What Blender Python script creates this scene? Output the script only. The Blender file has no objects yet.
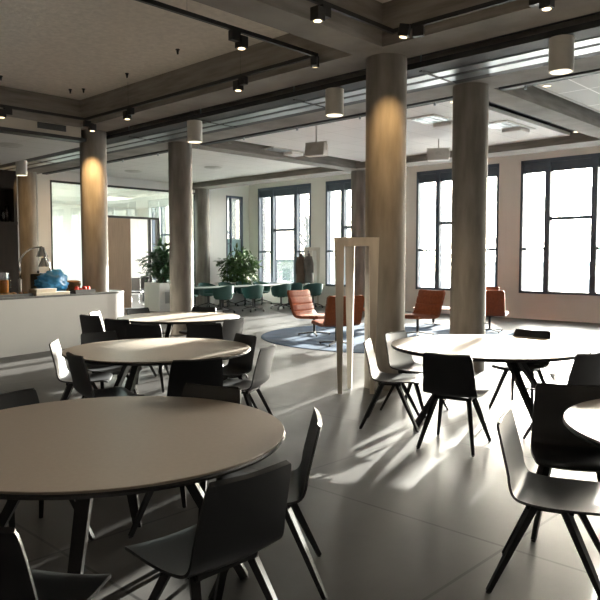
import bpy, bmesh, math, random
from mathutils import Vector, Matrix
random.seed(7)
PI = math.pi
SC = bpy.context.scene
COL = SC.collection
R = math.radians

# ------------------------------------------------------------------ materials
def nodes_of(name):
    m = bpy.data.materials.new(name); m.use_nodes = True
    nt = m.node_tree
    return m, nt, nt.nodes['Principled BSDF']

def mat(name, col, rough=.5, metal=0., spec=.5, noise=None, bump=0., coat=0., emit=None, estr=0.):
    """noise = (scale, amount, stretch) mottles the base colour."""
    m, nt, b = nodes_of(name)
    b.inputs['Base Color'].default_value = (*col, 1)
    b.inputs['Roughness'].default_value = rough
    b.inputs['Metallic'].default_value = metal
    b.inputs['Specular IOR Level'].default_value = spec
    b.inputs['Coat Weight'].default_value = coat
    if emit:
        b.inputs['Emission Color'].default_value = (*emit, 1)
        b.inputs['Emission Strength'].default_value = estr
    if noise:
        sc, amt, st = noise
        tc = nt.nodes.new('ShaderNodeTexCoord'); mp = nt.nodes.new('ShaderNodeMapping')
        mp.inputs['Scale'].default_value = st
        nz = nt.nodes.new('ShaderNodeTexNoise'); nz.inputs['Scale'].default_value = sc
        nz.inputs['Detail'].default_value = 5
        rp = nt.nodes.new('ShaderNodeValToRGB')
        rp.color_ramp.elements[0].position = .25; rp.color_ramp.elements[1].position = .75
        rp.color_ramp.elements[0].color = (*[c * (1 - amt) for c in col], 1)
        rp.color_ramp.elements[1].color = (*[min(1, c * (1 + amt)) for c in col], 1)
        L = nt.links.new
        L(tc.outputs['Object'], mp.inputs['Vector']); L(mp.outputs['Vector'], nz.inputs['Vector'])
        L(nz.outputs['Fac'], rp.inputs['Fac']); L(rp.outputs['Color'], b.inputs['Base Color'])
        if bump:
            bp = nt.nodes.new('ShaderNodeBump'); bp.inputs['Strength'].default_value = bump
            bp.inputs['Distance'].default_value = .01
            L(nz.outputs['Fac'], bp.inputs['Height']); L(bp.outputs['Normal'], b.inputs['Normal'])
    return m

def tile_mat(name, col, gap, w, h, mortar=.012, rough=.6, off=(0, 0)):
    m, nt, b = nodes_of(name)
    L = nt.links.new
    tc = nt.nodes.new('ShaderNodeTexCoord'); mp = nt.nodes.new('ShaderNodeMapping')
    mp.inputs['Location'].default_value = (off[0], off[1], 0)
    br = nt.nodes.new('ShaderNodeTexBrick'); br.offset = 0
    br.inputs['Color1'].default_value = (*col, 1); br.inputs['Color2'].default_value = (*[c * .95 for c in col], 1)
    br.inputs['Mortar'].default_value = (*gap, 1); br.inputs['Scale'].default_value = 1
    br.inputs['Mortar Size'].default_value = mortar; br.inputs['Mortar Smooth'].default_value = 0
    br.inputs['Brick Width'].default_value = w; br.inputs['Row Height'].default_value = h
    L(tc.outputs['Object'], mp.inputs['Vector']); L(mp.outputs['Vector'], br.inputs['Vector'])
    L(br.outputs['Color'], b.inputs['Base Color'])
    b.inputs['Roughness'].default_value = rough
    return m

def floor_mat():
    m, nt, b = nodes_of('polished_concrete_floor')
    L = nt.links.new; N = nt.nodes.new
    tc = N('ShaderNodeTexCoord')
    n1 = N('ShaderNodeTexNoise'); n1.inputs['Scale'].default_value = .7; n1.inputs['Detail'].default_value = 8; n1.inputs['Roughness'].default_value = .62
    n2 = N('ShaderNodeTexNoise'); n2.inputs['Scale'].default_value = 4; n2.inputs['Detail'].default_value = 8
    rp = N('ShaderNodeValToRGB')
    rp.color_ramp.elements[0].position = .3; rp.color_ramp.elements[1].position = .72
    rp.color_ramp.elements[0].color = (.036, .034, .033, 1); rp.color_ramp.elements[1].color = (.064, .061, .059, 1)
    br = N('ShaderNodeTexBrick'); br.offset = 0
    br.inputs['Scale'].default_value = 1; br.inputs['Brick Width'].default_value = 1.74; br.inputs['Row Height'].default_value = 1.74
    br.inputs['Mortar Size'].default_value = .009; br.inputs['Mortar Smooth'].default_value = 0
    br.inputs['Color1'].default_value = (1, 1, 1, 1); br.inputs['Color2'].default_value = (.93, .93, .93, 1)
    br.inputs['Mortar'].default_value = (.3, .3, .3, 1)
    mx = N('ShaderNodeMix'); mx.data_type = 'RGBA'; mx.blend_type = 'MULTIPLY'; mx.inputs['Factor'].default_value = 1
    ad = N('ShaderNodeMath'); ad.operation = 'MULTIPLY_ADD'; ad.inputs[1].default_value = .5; 
    L(tc.outputs['Object'], n1.inputs['Vector']); L(tc.outputs['Object'], n2.inputs['Vector']); L(tc.outputs['Object'], br.inputs['Vector'])
    L(n2.outputs['Fac'], ad.inputs[0]); sub = N('ShaderNodeMath'); sub.operation = 'SUBTRACT'; sub.inputs[1].default_value = .25
    L(n1.outputs['Fac'], sub.inputs[0]); L(sub.outputs[0], ad.inputs[2]); L(ad.outputs[0], rp.inputs['Fac'])
    L(rp.outputs['Color'], mx.inputs['A']); L(br.outputs['Color'], mx.inputs['B']); L(mx.outputs['Result'], b.inputs['Base Color'])
    mr = N('ShaderNodeMapRange'); mr.inputs['To Min'].default_value = .33; mr.inputs['To Max'].default_value = .46
    L(n2.outputs['Fac'], mr.inputs['Value']); L(mr.outputs['Result'], b.inputs['Roughness'])
    b.inputs['Specular IOR Level'].default_value = .22
    return m

def glass_mat(name, tint=(1, 1, 1), refl=.08, rough=0.):
    m = bpy.data.materials.new(name); m.use_nodes = True
    nt = m.node_tree; nt.nodes.clear(); N = nt.nodes.new
    o = N('ShaderNodeOutputMaterial'); t = N('ShaderNodeBsdfTransparent'); t.inputs['Color'].default_value = (*tint, 1)
    g = N('ShaderNodeBsdfGlossy'); g.inputs['Roughness'].default_value = rough
    fr = N('ShaderNodeFresnel'); fr.inputs['IOR'].default_value = 1.5
    sc = N('ShaderNodeMath'); sc.operation = 'MULTIPLY'; sc.inputs[1].default_value = refl / .04
    mn = N('ShaderNodeMath'); mn.operation = 'MINIMUM'; mn.inputs[1].default_value = .9
    mx = N('ShaderNodeMixShader'); L = nt.links.new
    L(fr.outputs[0], sc.inputs[0]); L(sc.outputs[0], mn.inputs[0]); L(mn.outputs[0], mx.inputs['Fac'])
    L(t.outputs[0], mx.inputs[1]); L(g.outputs[0], mx.inputs[2]); L(mx.outputs[0], o.inputs['Surface'])
    return m

M = {}
M['floor'] = floor_mat()
M['plaster_grey'] = mat('grey_back_wall_paint', (.30, .285, .27), .8, noise=(1.2, .05, (1, 1, 1)))
M['concrete'] = mat('column_concrete', (.225, .207, .186), .75, noise=(5, .32, (1.6, 1.6, .3)), bump=.25)
M['beam'] = mat('beam_concrete', (.27, .25, .225), .8, noise=(3.0, .3, (.6, .6, 5)), bump=.3)
M['slab'] = mat('rough_plaster_slab', (.85, .8, .73), .9, noise=(14, .1, (1, 1, 1)), bump=.6)
M['white'] = mat('white_wall_paint', (.84, .825, .80), .7, noise=(1.2, .03, (1, 1, 1)))
M['soffit'] = mat('soffit_paint', (.5, .45, .38), .7, noise=(1.2, .04, (1, 1, 1)))
M['tile'] = tile_mat('ceiling_tiles', (.84, .82, .79), (.6, .58, .55), 1.2, .6, .006, off=(.1, .25))
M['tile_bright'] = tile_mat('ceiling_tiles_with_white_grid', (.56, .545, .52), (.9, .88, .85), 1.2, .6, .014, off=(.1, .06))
M['void'] = mat('dark_void_sheet', (.018, .02, .023), .8, noise=(3, .2, (1, 1, 1)))  # near-black sheets laid under the slab in the gaps
M['steel'] = mat('galvanised_steel', (.42, .46, .48), .36, 1., noise=(6, .08, (.3, 3, 1)))
M['graphite'] = mat('graphite_metal', (.035, .036, .038), .6, 0., noise=(8, .1, (1, 1, 1)))
M['frame'] = mat('window_frame_blue_grey', (.085, .115, .16), .5, noise=(4, .1, (1, 1, 1)))
M['blackframe'] = mat('black_frame', (.018, .018, .018), .4, noise=(4, .1, (1, 1, 1)))
M['black'] = mat('black_fixture', (.012, .012, .013), .45, noise=(9, .1, (1, 1, 1)))
M['shell'] = mat('black_chair_shell', (.009, .0095, .012), .42, spec=.5, noise=(60, .12, (1, 6, 1)))
M['leg'] = mat('black_stained_leg', (.010, .010, .011), .6, spec=.3, noise=(30, .15, (4, 4, .6)))
M['top'] = mat('beige_laminate', (.34, .285, .235), .45, spec=.5, noise=(40, .04, (1, 1, 1)))
M['edge'] = mat('black_table_edge', (.014, .013, .012), .5, noise=(20, .1, (1, 1, 1)))
M['leather'] = mat('cognac_leather', (.29, .08, .030), .6, spec=.2, noise=(22, .16, (1, 1, 1)), bump=.15)
M['green'] = mat('dark_green_felt', (.045, .115, .105), .8, noise=(40, .15, (1, 1, 1)), bump=.1)
M['tabledark'] = mat('dark_green_table_top', (.055, .075, .068), .3, noise=(6, .1, (1, 1, 1)))
M['rug'] = mat('blue_rug_pile', (.020, .048, .095), .95, spec=.05, noise=(2.2, .3, (1, 1, 1)), bump=.2)
M['rack'] = mat('whitewashed_wood', (.64, .60, .54), .6, noise=(6, .1, (4, 4, .5)))
M['counter'] = mat('white_counter_front', (.43, .415, .395), .45, noise=(2, .03, (1, 1, 1)))
M['worktop'] = mat('black_worktop', (.014, .013, .012), .5, noise=(10, .15, (1, 1, 1)))
M['kitchen'] = mat('dark_brown_cupboard', (.02, .0135, .0095), .6, spec=.25, noise=(6, .2, (4, 4, .4)))
M['wood'] = mat('light_wood_door', (.36, .25, .17), .55, noise=(6, .14, (7, 7, .35)))
M['lightwood'] = mat('oak_table_top', (.42, .24, .13), .45, noise=(6, .14, (.6, 6, 1)))
M['planter'] = mat('white_planter', (.86, .85, .83), .45, noise=(3, .03, (1, 1, 1)))
M['planter_inset'] = mat('grey_planter_panel', (.42, .43, .43), .5, noise=(3, .04, (1, 1, 1)))
M['soil'] = mat('potting_soil', (.03, .022, .016), .95, noise=(30, .3, (1, 1, 1)))
M['leaf'] = mat('ficus_leaf', (.065, .125, .035), .45, noise=(9, .5, (1, 1, 1)))
M['leaf2'] = mat('bamboo_leaf', (.05, .115, .05), .4, noise=(9, .5, (1, 1, 1)))
M['stem'] = mat('brown_stem', (.09, .06, .035), .8, noise=(20, .2, (1, 1, .3)))
M['chrome'] = mat('chrome', (.8, .8, .8), .15, 1., noise=(10, .05, (1, 1, 1)))
M['lampwhite'] = mat('white_lamp_housing', (.62, .60, .56), .5, noise=(8, .04, (1, 1, 1)))
M['speaker'] = mat('white_speaker_case', (.60, .57, .53), .5, noise=(8, .05, (1, 1, 1)))
M['grey'] = mat('light_grey_fabric', (.3, .3, .31), .7, noise=(20, .1, (1, 1, 1)))
M['juice'] = mat('orange_juice', (1.0, .33, .02), .3, noise=(4, .08, (1, 1, 1)))
M['bluebag'] = mat('blue_plastic_film', (.035, .27, .62), .35, spec=.6, noise=(9, .4, (1, 1, 1)))
M['paper'] = mat('cream_board', (.66, .58, .46), .6, noise=(12, .05, (1, 1, 1)))
M['wicker'] = mat('brown_wicker', (.28, .16, .07), .7, noise=(25, .3, (1, 1, 4)))
M['fruit'] = mat('red_fruit', (.42, .035, .02), .6, spec=.2, noise=(10, .3, (1, 1, 1)))
M['pastry'] = mat('baked_pastry', (.42, .2, .07), .6, noise=(20, .3, (1, 1, 1)))
M['pot'] = mat('dark_enamel_pot', (.035, .03, .02), .35, noise=(6, .15, (1, 1, 1)))
M['coat_a'] = mat('brown_coat_cloth', (.12, .075, .055), .85, noise=(9, .3, (1, 1, .4)))
M['coat_b'] = mat('grey_coat_cloth', (.16, .14, .13), .85, noise=(9, .3, (1, 1, .4)))
M['mag'] = mat('blue_grey_magazine', (.42, .48, .55), .4, noise=(18, .35, (1, 1, 1)))
M['glass'] = glass_mat('window_glass', (.98, 1, .99), .06)
M['pglass'] = glass_mat('partition_glass', (.90, .965, .93), .16)
M['tumbler'] = glass_mat('drinking_glass', (.93, .95, .96), .06)
M['frost'] = mat('frosted_film', (.55, .75, .82), .6, noise=(3, .03, (1, 1, 1)))
M['lens'] = mat('warm_lamp_lens', (1, .8, .55), .4, emit=(1, .74, .42), estr=1.1, noise=(8, .05, (1, 1, 1)))
M['lenswhite'] = mat('neutral_lamp_lens', (1, .95, .85), .4, emit=(1, .86, .62), estr=.28, noise=(8, .05, (1, 1, 1)))
M['heat'] = mat('heat_lamp_bulb', (1, .7, .4), .4, emit=(1, .62, .3), estr=1., noise=(8, .05, (1, 1, 1)))
M['ground'] = mat('pale_paving', (.72, .72, .7), .9, noise=(.3, .1, (1, 1, 1)))
M['facade'] = mat('pale_facade', (.62, .63, .62), .8, noise=(.4, .06, (1, 1, 1)))
M['facade_dark'] = mat('facade_windows', (.25, .3, .34), .4, noise=(.4, .1, (1, 1, 1)))
M['treeleaf'] = mat('hazed_tree_twigs', (.34, .36, .36), .9, noise=(2, .2, (1, 1, 1)))  # distance haze put into the pale colour of trunk and twigs
M['terrace'] = mat('pale_terrace_stone', (.82, .81, .79), .8, noise=(.8, .05, (1, 1, 1)))
M['rail'] = mat('pale_green_rail', (.45, .52, .46), .5, noise=(2, .1, (1, 1, 1)))

# ------------------------------------------------------------------ mesh helpers
class MB:
    def __init__(s): s.bm = bmesh.new()
    def box(s, c, d, rz=0., rot=None, bevel=0.):
        mt = Matrix.Translation(c) @ (rot if rot is not None else Matrix.Rotation(rz, 4, 'Z')) @ Matrix.Diagonal((*d, 1))
        r = bmesh.ops.create_cube(s.bm, size=1, matrix=mt)
        if bevel:
            es = list({e for v in r['verts'] for e in v.link_edges})
            bmesh.ops.bevel(s.bm, geom=es, offset=bevel, segments=2, affect='EDGES', profile=.5)
        return s
    def span(s, a, b, bevel=0.):
        return s.box([(p + q) / 2 for p, q in zip(a, b)], [abs(q - p) for p, q in zip(a, b)], bevel=bevel)
    def cyl(s, p0, p1, r0, r1=None, seg=16, caps=True):
        p0, p1 = Vector(p0), Vector(p1); r1 = r0 if r1 is None else r1
        d = p1 - p0
        mt = Matrix.Translation((p0 + p1) / 2) @ d.to_track_quat('Z', 'Y').to_matrix().to_4x4()
        bmesh.ops.create_cone(s.bm, cap_ends=caps, segments=seg, radius1=r0, radius2=r1, depth=d.length, matrix=mt)
        return s
    def bar(s, p0, p1, w0, d0, w1=None, d1=None, up=(0, 0, 1)):
        """tapering rectangular bar from p0 to p1; w across, d the other way."""
        p0, p1 = Vector(p0), Vector(p1); w1 = w0 if w1 is None else w1; d1 = d0 if d1 is None else d1
        z = (p1 - p0).normalized(); x = Vector(up).cross(z)
        if x.length < 1e-4: x = Vector((1, 0, 0)).cross(z)
        x.normalize(); y = z.cross(x)
        vs = []
        for p, w, d in ((p0, w0, d0), (p1, w1, d1)):
            for a, b in ((-1, -1), (1, -1), (1, 1), (-1, 1)):
                vs.append(s.bm.verts.new(p + x * a * w / 2 + y * b * d / 2))
        for f in ((3, 2, 1, 0), (4, 5, 6, 7), (0, 1, 5, 4), (1, 2, 6, 5), (2, 3, 7, 6), (3, 0, 4, 7)):
            s.bm.faces.new([vs[i] for i in f])
        return s
    def tube(s, pts, r, seg=10):
        pts = [Vector(p) for p in pts]; rings = []
        for i, p in enumerate(pts):
            t = (pts[min(i + 1, len(pts) - 1)] - pts[max(i - 1, 0)]).normalized()
            x = t.orthogonal().normalized() if i == 0 else (rings_x - t * rings_x.dot(t)).normalized()
            rings_x = x; y = t.cross(x)
            rr = r[i] if isinstance(r, (list, tuple)) else r
            rings.append([s.bm.verts.new(p + (x * math.cos(a) + y * math.sin(a)) * rr) for a in [2 * PI * k / seg for k in range(seg)]])
        for a, b in zip(rings, rings[1:]):
            for k in range(seg): s.bm.faces.new((a[k], a[(k + 1) % seg], b[(k + 1) % seg], b[k]))
        s.bm.faces.new(rings[0][::-1]); s.bm.faces.new(rings[-1])
        return s
    def lathe(s, prof, c=(0, 0, 0), seg=32):
        c = Vector(c); rings = []
        for r, z in prof:
            if r < 1e-5: rings.append([s.bm.verts.new(c + Vector((0, 0, z)))])
            else: rings.append([s.bm.verts.new(c + Vector((r * math.cos(2 * PI * k / seg), r * math.sin(2 * PI * k / seg), z))) for k in range(seg)])
        for a, b in zip(rings, rings[1:]):
            for k in range(seg):
                q = []
                for v in (a[k % len(a)], a[(k + 1) % len(a)], b[(k + 1) % len(b)], b[k % len(b)]):
                    if v not in q: q.append(v)
                if len(q) > 2: s.bm.faces.new(q)
        return s
    def prism(s, poly, z0, z1):
        lo = [s.bm.verts.new((x, y, z0)) for x, y in poly]; hi = [s.bm.verts.new((x, y, z1)) for x, y in poly]
        n = len(poly)
        for k in range(n): s.bm.faces.new((lo[k], lo[(k + 1) % n], hi[(k + 1) % n], hi[k]))
        s.bm.faces.new(lo[::-1]); s.bm.faces.new(hi)
        return s
    def sheet(s, grid, th):
        """closed slab from a grid of points (rows), th thick along the local normal."""
        nr, nc = len(grid), len(grid[0]); G = [[Vector(p) for p in r] for r in grid]
        def nrm(i, j):
            a = G[min(i + 1, nr - 1)][j] - G[max(i - 1, 0)][j]; b = G[i][min(j + 1, nc - 1)] - G[i][max(j - 1, 0)]
            n = a.cross(b); return n.normalized() if n.length > 1e-9 else Vector((0, 0, 1))
        T = [[s.bm.verts.new(G[i][j]) for j in range(nc)] for i in range(nr)]
        U = [[s.bm.verts.new(G[i][j] + nrm(i, j) * (th(i, j) if callable(th) else th)) for j in range(nc)] for i in range(nr)]
        f = s.bm.faces.new
        for i in range(nr - 1):
            for j in range(nc - 1):
                f((T[i][j], T[i][j + 1], T[i + 1][j + 1], T[i + 1][j])); f((U[i][j], U[i + 1][j], U[i + 1][j + 1], U[i][j + 1]))
        for j in range(nc - 1):
            f((T[0][j], U[0][j], U[0][j + 1], T[0][j + 1])); f((T[-1][j], T[-1][j + 1], U[-1][j + 1], U[-1][j]))
        for i in range(nr - 1):
            f((T[i][0], T[i + 1][0], U[i + 1][0], U[i][0])); f((T[i][-1], U[i][-1], U[i + 1][-1], T[i + 1][-1]))
        return s
    def blob(s, c, r, sub=2, jit=0., sq=(1, 1, 1)):
        rr = bmesh.ops.create_icosphere(s.bm, subdivisions=sub, radius=1)
        for v in rr['verts']:
            k = r * (1 + random.uniform(-jit, jit)); v.co = Vector(c) + Vector((v.co.x * k * sq[0], v.co.y * k * sq[1], v.co.z * k * sq[2]))
        return s
    def build(s, name, m, parent=None, smooth=False, angle=None):
        bmesh.ops.recalc_face_normals(s.bm, faces=s.bm.faces[:])
        me = bpy.data.meshes.new(name); s.bm.to_mesh(me); s.bm.free()
        if smooth:
            for p in me.polygons: p.use_smooth = True
            if angle: me.set_sharp_from_angle(angle=R(angle))
        me.materials.append(M[m])
        o = bpy.data.objects.new(name, me); COL.objects.link(o)
        if parent: o.parent = parent
        return o

def tag(o, label=None, cat=None, group=None, kind=None):
    if label: o['label'] = label
    if cat: o['category'] = cat
    if group: o['group'] = group
    if kind: o['kind'] = kind
    return o
def empty(name, loc, rz=0.):
    o = bpy.data.objects.new(name, None); COL.objects.link(o); o.location = loc; o.rotation_euler = (0, 0, rz)
    o.empty_display_size = .2
    return o
KIDS = {}
def copy_tree(o, parent=None):
    c = o.copy(); COL.objects.link(c)
    if parent: c.parent = parent
    for ch in [x for x in list(COL.objects) if x.parent is o]: copy_tree(ch, c)
    return c
def struct(o, label=None, cat=None):
    o['kind'] = 'structure'
    if label: o['label'] = label
    if cat: o['category'] = cat
    return o

# ------------------------------------------------------------------ camera
HE, PITCH, EYE, F = R(43.713), R(3.399), 1.6, 683.37
cam = bpy.data.cameras.new('camera'); co = bpy.data.objects.new('camera', cam); COL.objects.link(co)
co.location = (0, 0, EYE); co.rotation_euler = (PI / 2 - PITCH, 0, -(PI / 2 - HE))
cam.sensor_width = 36; cam.lens = F / 600 * 36; cam.clip_end = 400
SC.camera = co
def along(px, v=None, u=None):
    """plan position where the bearing of a photo column meets a plan line."""
    a = (px - 300) / F; ru = a * math.sin(HE) + math.cos(HE) ; rv = -a * math.cos(HE) + math.sin(HE)
    k = v / rv if v is not None else u / ru
    return ru * k, rv * k

# ------------------------------------------------------------------ setting
UW, VW = 17.54, 19.45                # window wall, glazed back wall
U0, V0, V1 = -5.0, -7.5, 27.0
H = 4.55; BB = 4.05; TC = 4.2
struct(MB().span((U0, V0, -.2), (UW + .4, V1, 0)).build('floor', 'floor'), 'dark grey polished concrete floor with sunlit streaks', 'floor')
struct(MB().span((U0, V0, H), (UW + .4, V1, H + .25)).build('ceiling', 'slab'), 'rough plastered concrete ceiling slab', 'ceiling')
struct(MB().span((U0 - .3, V0, 0), (U0, V1, H)).build('wall_left', 'plaster_grey'))
struct(MB().span((U0, V0 - .3, 0), (UW + .4, V0, H)).build('wall_right', 'plaster_grey'))

WZ0, WZ1 = .69, 4.24
wins = [25.88, 22.41, 18.94, 15.55, 11.87, 8.53, 5.06, 1.59, -1.88]     # left edges (high v); each 2.70 wide
wb = MB()
wb.span((UW, V0, 0), (UW + .4, V1, WZ0)); wb.span((UW, V0, WZ1), (UW + .4, V1, H))
edges = [V1] + [x for w in wins for x in (w, w - 2.70)] + [V0]
for a, b in zip(edges[0::2], edges[1::2]):
    if a - b > .01: wb.span((UW, b, WZ0), (UW + .4, a, WZ1))
struct(wb.build('wall_window_side', 'white'), 'white wall pierced by tall dark framed windows', 'wall')
struct(MB().span((UW - .02, V0, 0), (UW, VW, .08)).build('baseboard_window_side', 'white'))

def window(n, vl, w, label):
    root = empty('window_%d' % n, (UW, vl, WZ0)); struct(root, label, 'window')
    h = WZ1 - WZ0; fr = MB()
    x0, x1 = -.015, .16
    fr.span((x0, -.07, 0), (x1, 0, h)); fr.span((x0, -w, 0), (x1, -w + .07, h))
    fr.span((x0, -w, 0), (x1, 0, .07)); fr.span((x0, -w, h - .10), (x1, 0, h))
    fr.build('frame', 'frame', root)
    for s in (-.745, -w + .745):
        MB().span((x0, s - .075, .07), (x1 - .01, s + .075, h - .1)).build('mullion', 'frame', root)
    for a, b, z, t in ((-.07, -.67, 1.19, .032), (-.82, -w + .82, 1.98, .045), (-w + .67, -w + .07, 1.19, .032)):
        MB().span((x0 + .03, b, z - t), (x1 - .03, a, z + t)).build('transom', 'frame', root)
    MB().span((.03, -w + .07, h - .34), (.13, -.07, h - .1)).build('blind_box', 'frame', root)
    for a, b in ((-.07, -.67), (-.82, -w + .82), (-w + .67, -w + .07)):
        MB().span((.09, b, .07), (.098, a, h - .34)).build('pane', 'glass', root)
    return root
names = {0: 'tall dark framed window farthest left, in the meeting room', 1: 'tall dark framed window in the meeting room next to the corner', 2: 'tall window left of the grey column, hazy trees outside',
         3: 'tall window half hidden by the far column and coat rack', 4: 'tall window behind the near columns', 5: 'tall window with a column in front of it', 6: 'big bright window at the right edge of the photo'}
for k, vl in enumerate(wins): window(k + 1, vl, 2.70, names.get(k, 'tall dark framed window on the right'))

# back wall: solid - glazed partition - white wall with a narrow window
bw = MB()
bw.span((U0, VW, 0), (9.63, VW + .15, H)); bw.span((9.63, VW, 3.95), (15.15, VW + .15, H))
bw.span((15.15, VW, 0), (16.41, VW + .15, H)); bw.span((17.22, VW, 0), (UW, VW + .15, H))
bw.span((16.41, VW, 0), (17.22, VW + .15, .7)); bw.span((16.41, VW, 3.95), (17.22, VW + .15, H))
struct(bw.build('wall_back', 'white'), 'white back wall left of the corner', 'wall')
root = struct(empty('window_11', (16.41, VW, .7)), 'narrow window in the white back wall', 'window')
f = MB(); w_, h_ = .81, 3.25
f.span((0, -.015, 0), (.06, .12, h_)); f.span((w_ - .06, -.015, 0), (w_, .12, h_)); f.span((0, -.015, h_ - .08), (w_, .12, h_)); f.span((0, -.015, 0), (w_, .12, .06))
f.span((.22, 0, .06), (.27, .1, h_ - .08)); f.span((.06, 0, 1.45), (.22, .1, 1.5))
f.build('frame', 'frame', root)
MB().span((.06, .06, 1.66), (w_ - .06, .065, h_ - .08)).build('pane', 'glass', root)
MB().span((.06, .06, .06), (w_ - .06, .067, 1.66)).build('frosted_pane', 'frost', root)

part = struct(empty('window_12', (9.63, VW, 0)), 'full height glass partition of the meeting room', 'glass partition')
f = MB(); W = 15.15 - 9.63
f.span((0, .0, 3.89), (W, .12, 3.95)); f.span((0, 0, 0), (.05, .12, 3.89)); f.span((W - .14, 0, 0), (W, .12, 3.89))
f.span((1.8, 0, 2.93), (3.85, .12, 3.0)); f.span((1.8, 0, 0), (1.86, .12, 2.93)); f.span((3.45, .02, 0), (3.52, .12, 2.93)); f.span((3.75, -.02, 0), (3.85, .12, 2.93))
f.span((.05, .02, 0), (1.8, .1, .06)); f.span((3.85, .02, 0), (W - .14, .1, .06)); 
f.build('frame', 'blackframe', part)
for a, b, z in ((.05, 1.8, .06), (3.85, W - .14, .06)):
    MB().span((a, .05, z), (b, .06, 3.0 if a < 1 else 3.89)).build('pane', 'pglass', part)
MB().span((.05, .05, 3.0), (3.85, .06, 3.89)).build('pane', 'pglass', part)
struct(MB().span((11.49, VW - .05, .02), (12.32, VW - .005, 2.92)).build('door_1', 'wood'), 'light wood sliding door in the glass partition', 'door')

# the meeting room behind the glass
struct(MB().span((9.0, VW + .15, 0), (9.15, V1, H)).build('wall_meeting_room_left', 'white'))
struct(MB().span((U0, V1, 0), (UW + .4, V1 + .2, H)).build('wall_meeting_room_far', 'white'))
struct(MB().span((9.15, VW + .15, 3.9), (UW, V1, 3.98)).build('ceiling_meeting_room', 'tile'))

# columns
def column(u, v, label):
    c = MB().lathe([(.25, 0), (.25, BB)], seg=48).build('column', 'concrete', smooth=True, angle=40)
    c.location = (u, v, 0); return struct(c, label, 'column')
column(6.90, 5.13, 'round concrete column at centre right, nearest and widest')
column(6.87, 12.08, 'round column rising behind the end of the white counter')
column(8.82, 5.07, 'round grey column standing behind the big table on the right')
column(8.82, 11.94, 'round column behind the farthest round table')
column(15.08, 12.1, 'far round column behind the coat rack and near column')
column(15.03, 19.10, 'far round column at the end of the glass partition')
column(8.74, 19.0, 'round column beside the dark kitchen cupboards')
# beams
def beam(a, b, label='raw concrete ceiling beam'): return struct(MB().span((*a, BB), (*b, H)).build('ceiling_beam', 'beam'), label, 'beam')
beam((6.48, V0), (7.05, VW)); beam((8.5, V0), (9.12, VW)); beam((14.55, V0), (15.25, VW))
for v in (-1.87, 5.1, 12.05):
    beam((U0, v - .22), (6.48, v + .22)); beam((9.12, v - .22), (14.55, v + .22))
struct(MB().span((U0, V0, H - .006), (UW, VW, H - .001)).build('trim_1', 'slab'))
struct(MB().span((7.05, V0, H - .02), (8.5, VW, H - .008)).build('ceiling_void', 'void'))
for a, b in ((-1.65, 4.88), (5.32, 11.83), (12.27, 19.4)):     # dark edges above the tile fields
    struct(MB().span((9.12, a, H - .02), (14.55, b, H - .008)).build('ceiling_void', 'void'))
# suspended tile fields
def tiles(a, b, z, m, n):
    struct(MB().span((*a, z), (*b, z + .03)).build(n, m))
tiles((9.72, 5.95), (14.35, 11.5), TC, 'tile', 'ceiling_tiles_middle')
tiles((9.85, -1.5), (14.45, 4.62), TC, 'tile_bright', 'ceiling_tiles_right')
tiles((9.62, 12.45), (14.45, 19.3), TC, 'tile', 'ceiling_tiles_left')
tiles((U0, 12.1), (7.0, 19.4), 3.86, 'tile', 'ceiling_tiles_kitchen')
struct(MB().span((9.82, -1.5, TC - .015), (9.85, 4.65, TC + .05)).span((9.82, 4.62, TC - .015), (14.45, 4.65, TC + .05)).build('trim_2', 'white'))
struct(MB().span((9.69, 5.92, TC - .015), (14.38, 5.95, TC + .05)).span((14.35, 5.92, TC - .015), (14.38, 11.5, TC + .05)).build('trim_3', 'white'))
struct(MB().span((9.12, 5.32, 4.12), (14.5, 5.5, 4.3)).build('trim_4', 'graphite'))
# soffit over the counter
sf = MB().span((U0, 11.86, 3.86), (6.5, 11.98, 4.06)).build('wall_soffit', 'soffit'); struct(sf, 'painted bulkhead above the counter', 'wall')
struct(MB().span((U0, 11.84, 3.80), (6.6, 12.1, 3.86)).build('trim_5', 'blackframe'))
g = tag(empty('air_vent', (5.93, 11.86, 3.985)), 'grey slotted air vent in the bulkhead above the counter', 'vent')
MB().span((-.27, -.012, -.055), (.27, 0, .055)).build('vent_frame', 'graphite', g)
for k in range(5): MB().span((-.25, -.018, -.045 + .021 * k), (.25, -.012, -.035 + .021 * k)).build('slat', 'graphite', g)

# ------------------------------------------------------------------ ceiling services
sv = tag(empty('ceiling_service_tray', (7.6, 6, 4.0)), 'long steel service panels hung in the dark gap between two concrete beams', 'ceiling panel')
for a, b in ((7.51, 7.69), (7.79, 7.99)):
    MB().span((a - 7.6, -13, -.06), (b - 7.6, 13.2, -.045)).build('steel_panel', 'steel', sv)
for a, b, z0, z1 in ((7.19, 7.50, -.05, .02), (7.70, 7.78, -.058, .02), (8.0, 8.18, -.05, .04)):
    MB().span((a - 7.6, -13, z0), (b - 7.6, 13.2, z1)).build('rail', 'graphite', sv)
for k in range(9):
    y = -5.5 + k * 2.2
    MB().cyl((-.3, y, -.05), (-.3, y, .5), .012, seg=8).build('hanger_rod', 'steel', sv)
    MB().span((-.3, y - .02, -.066), (.5, y + .02, -.03)).build('cross_bar', 'graphite', sv)
fc = tag(empty('cable_duct', (9.34, 6, 4.1)), 'slim dark cable duct along the front of the tile ceiling', 'duct')
MB().span((-.07, -13, -.04), (.07, 13.2, .04)).build('duct_body', 'graphite', fc)
for k in range(7): MB().cyl((0, -9 + 3 * k, .04), (0, -9 + 3 * k, .44), .008, seg=6).build('hanger_rod', 'graphite', fc)
for k in range(14): MB().cyl((0, -9 + 1.5 * k, -.09), (0, -9 + 1.5 * k, -.04), .02, seg=8).build('clip', 'steel', fc)

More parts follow.
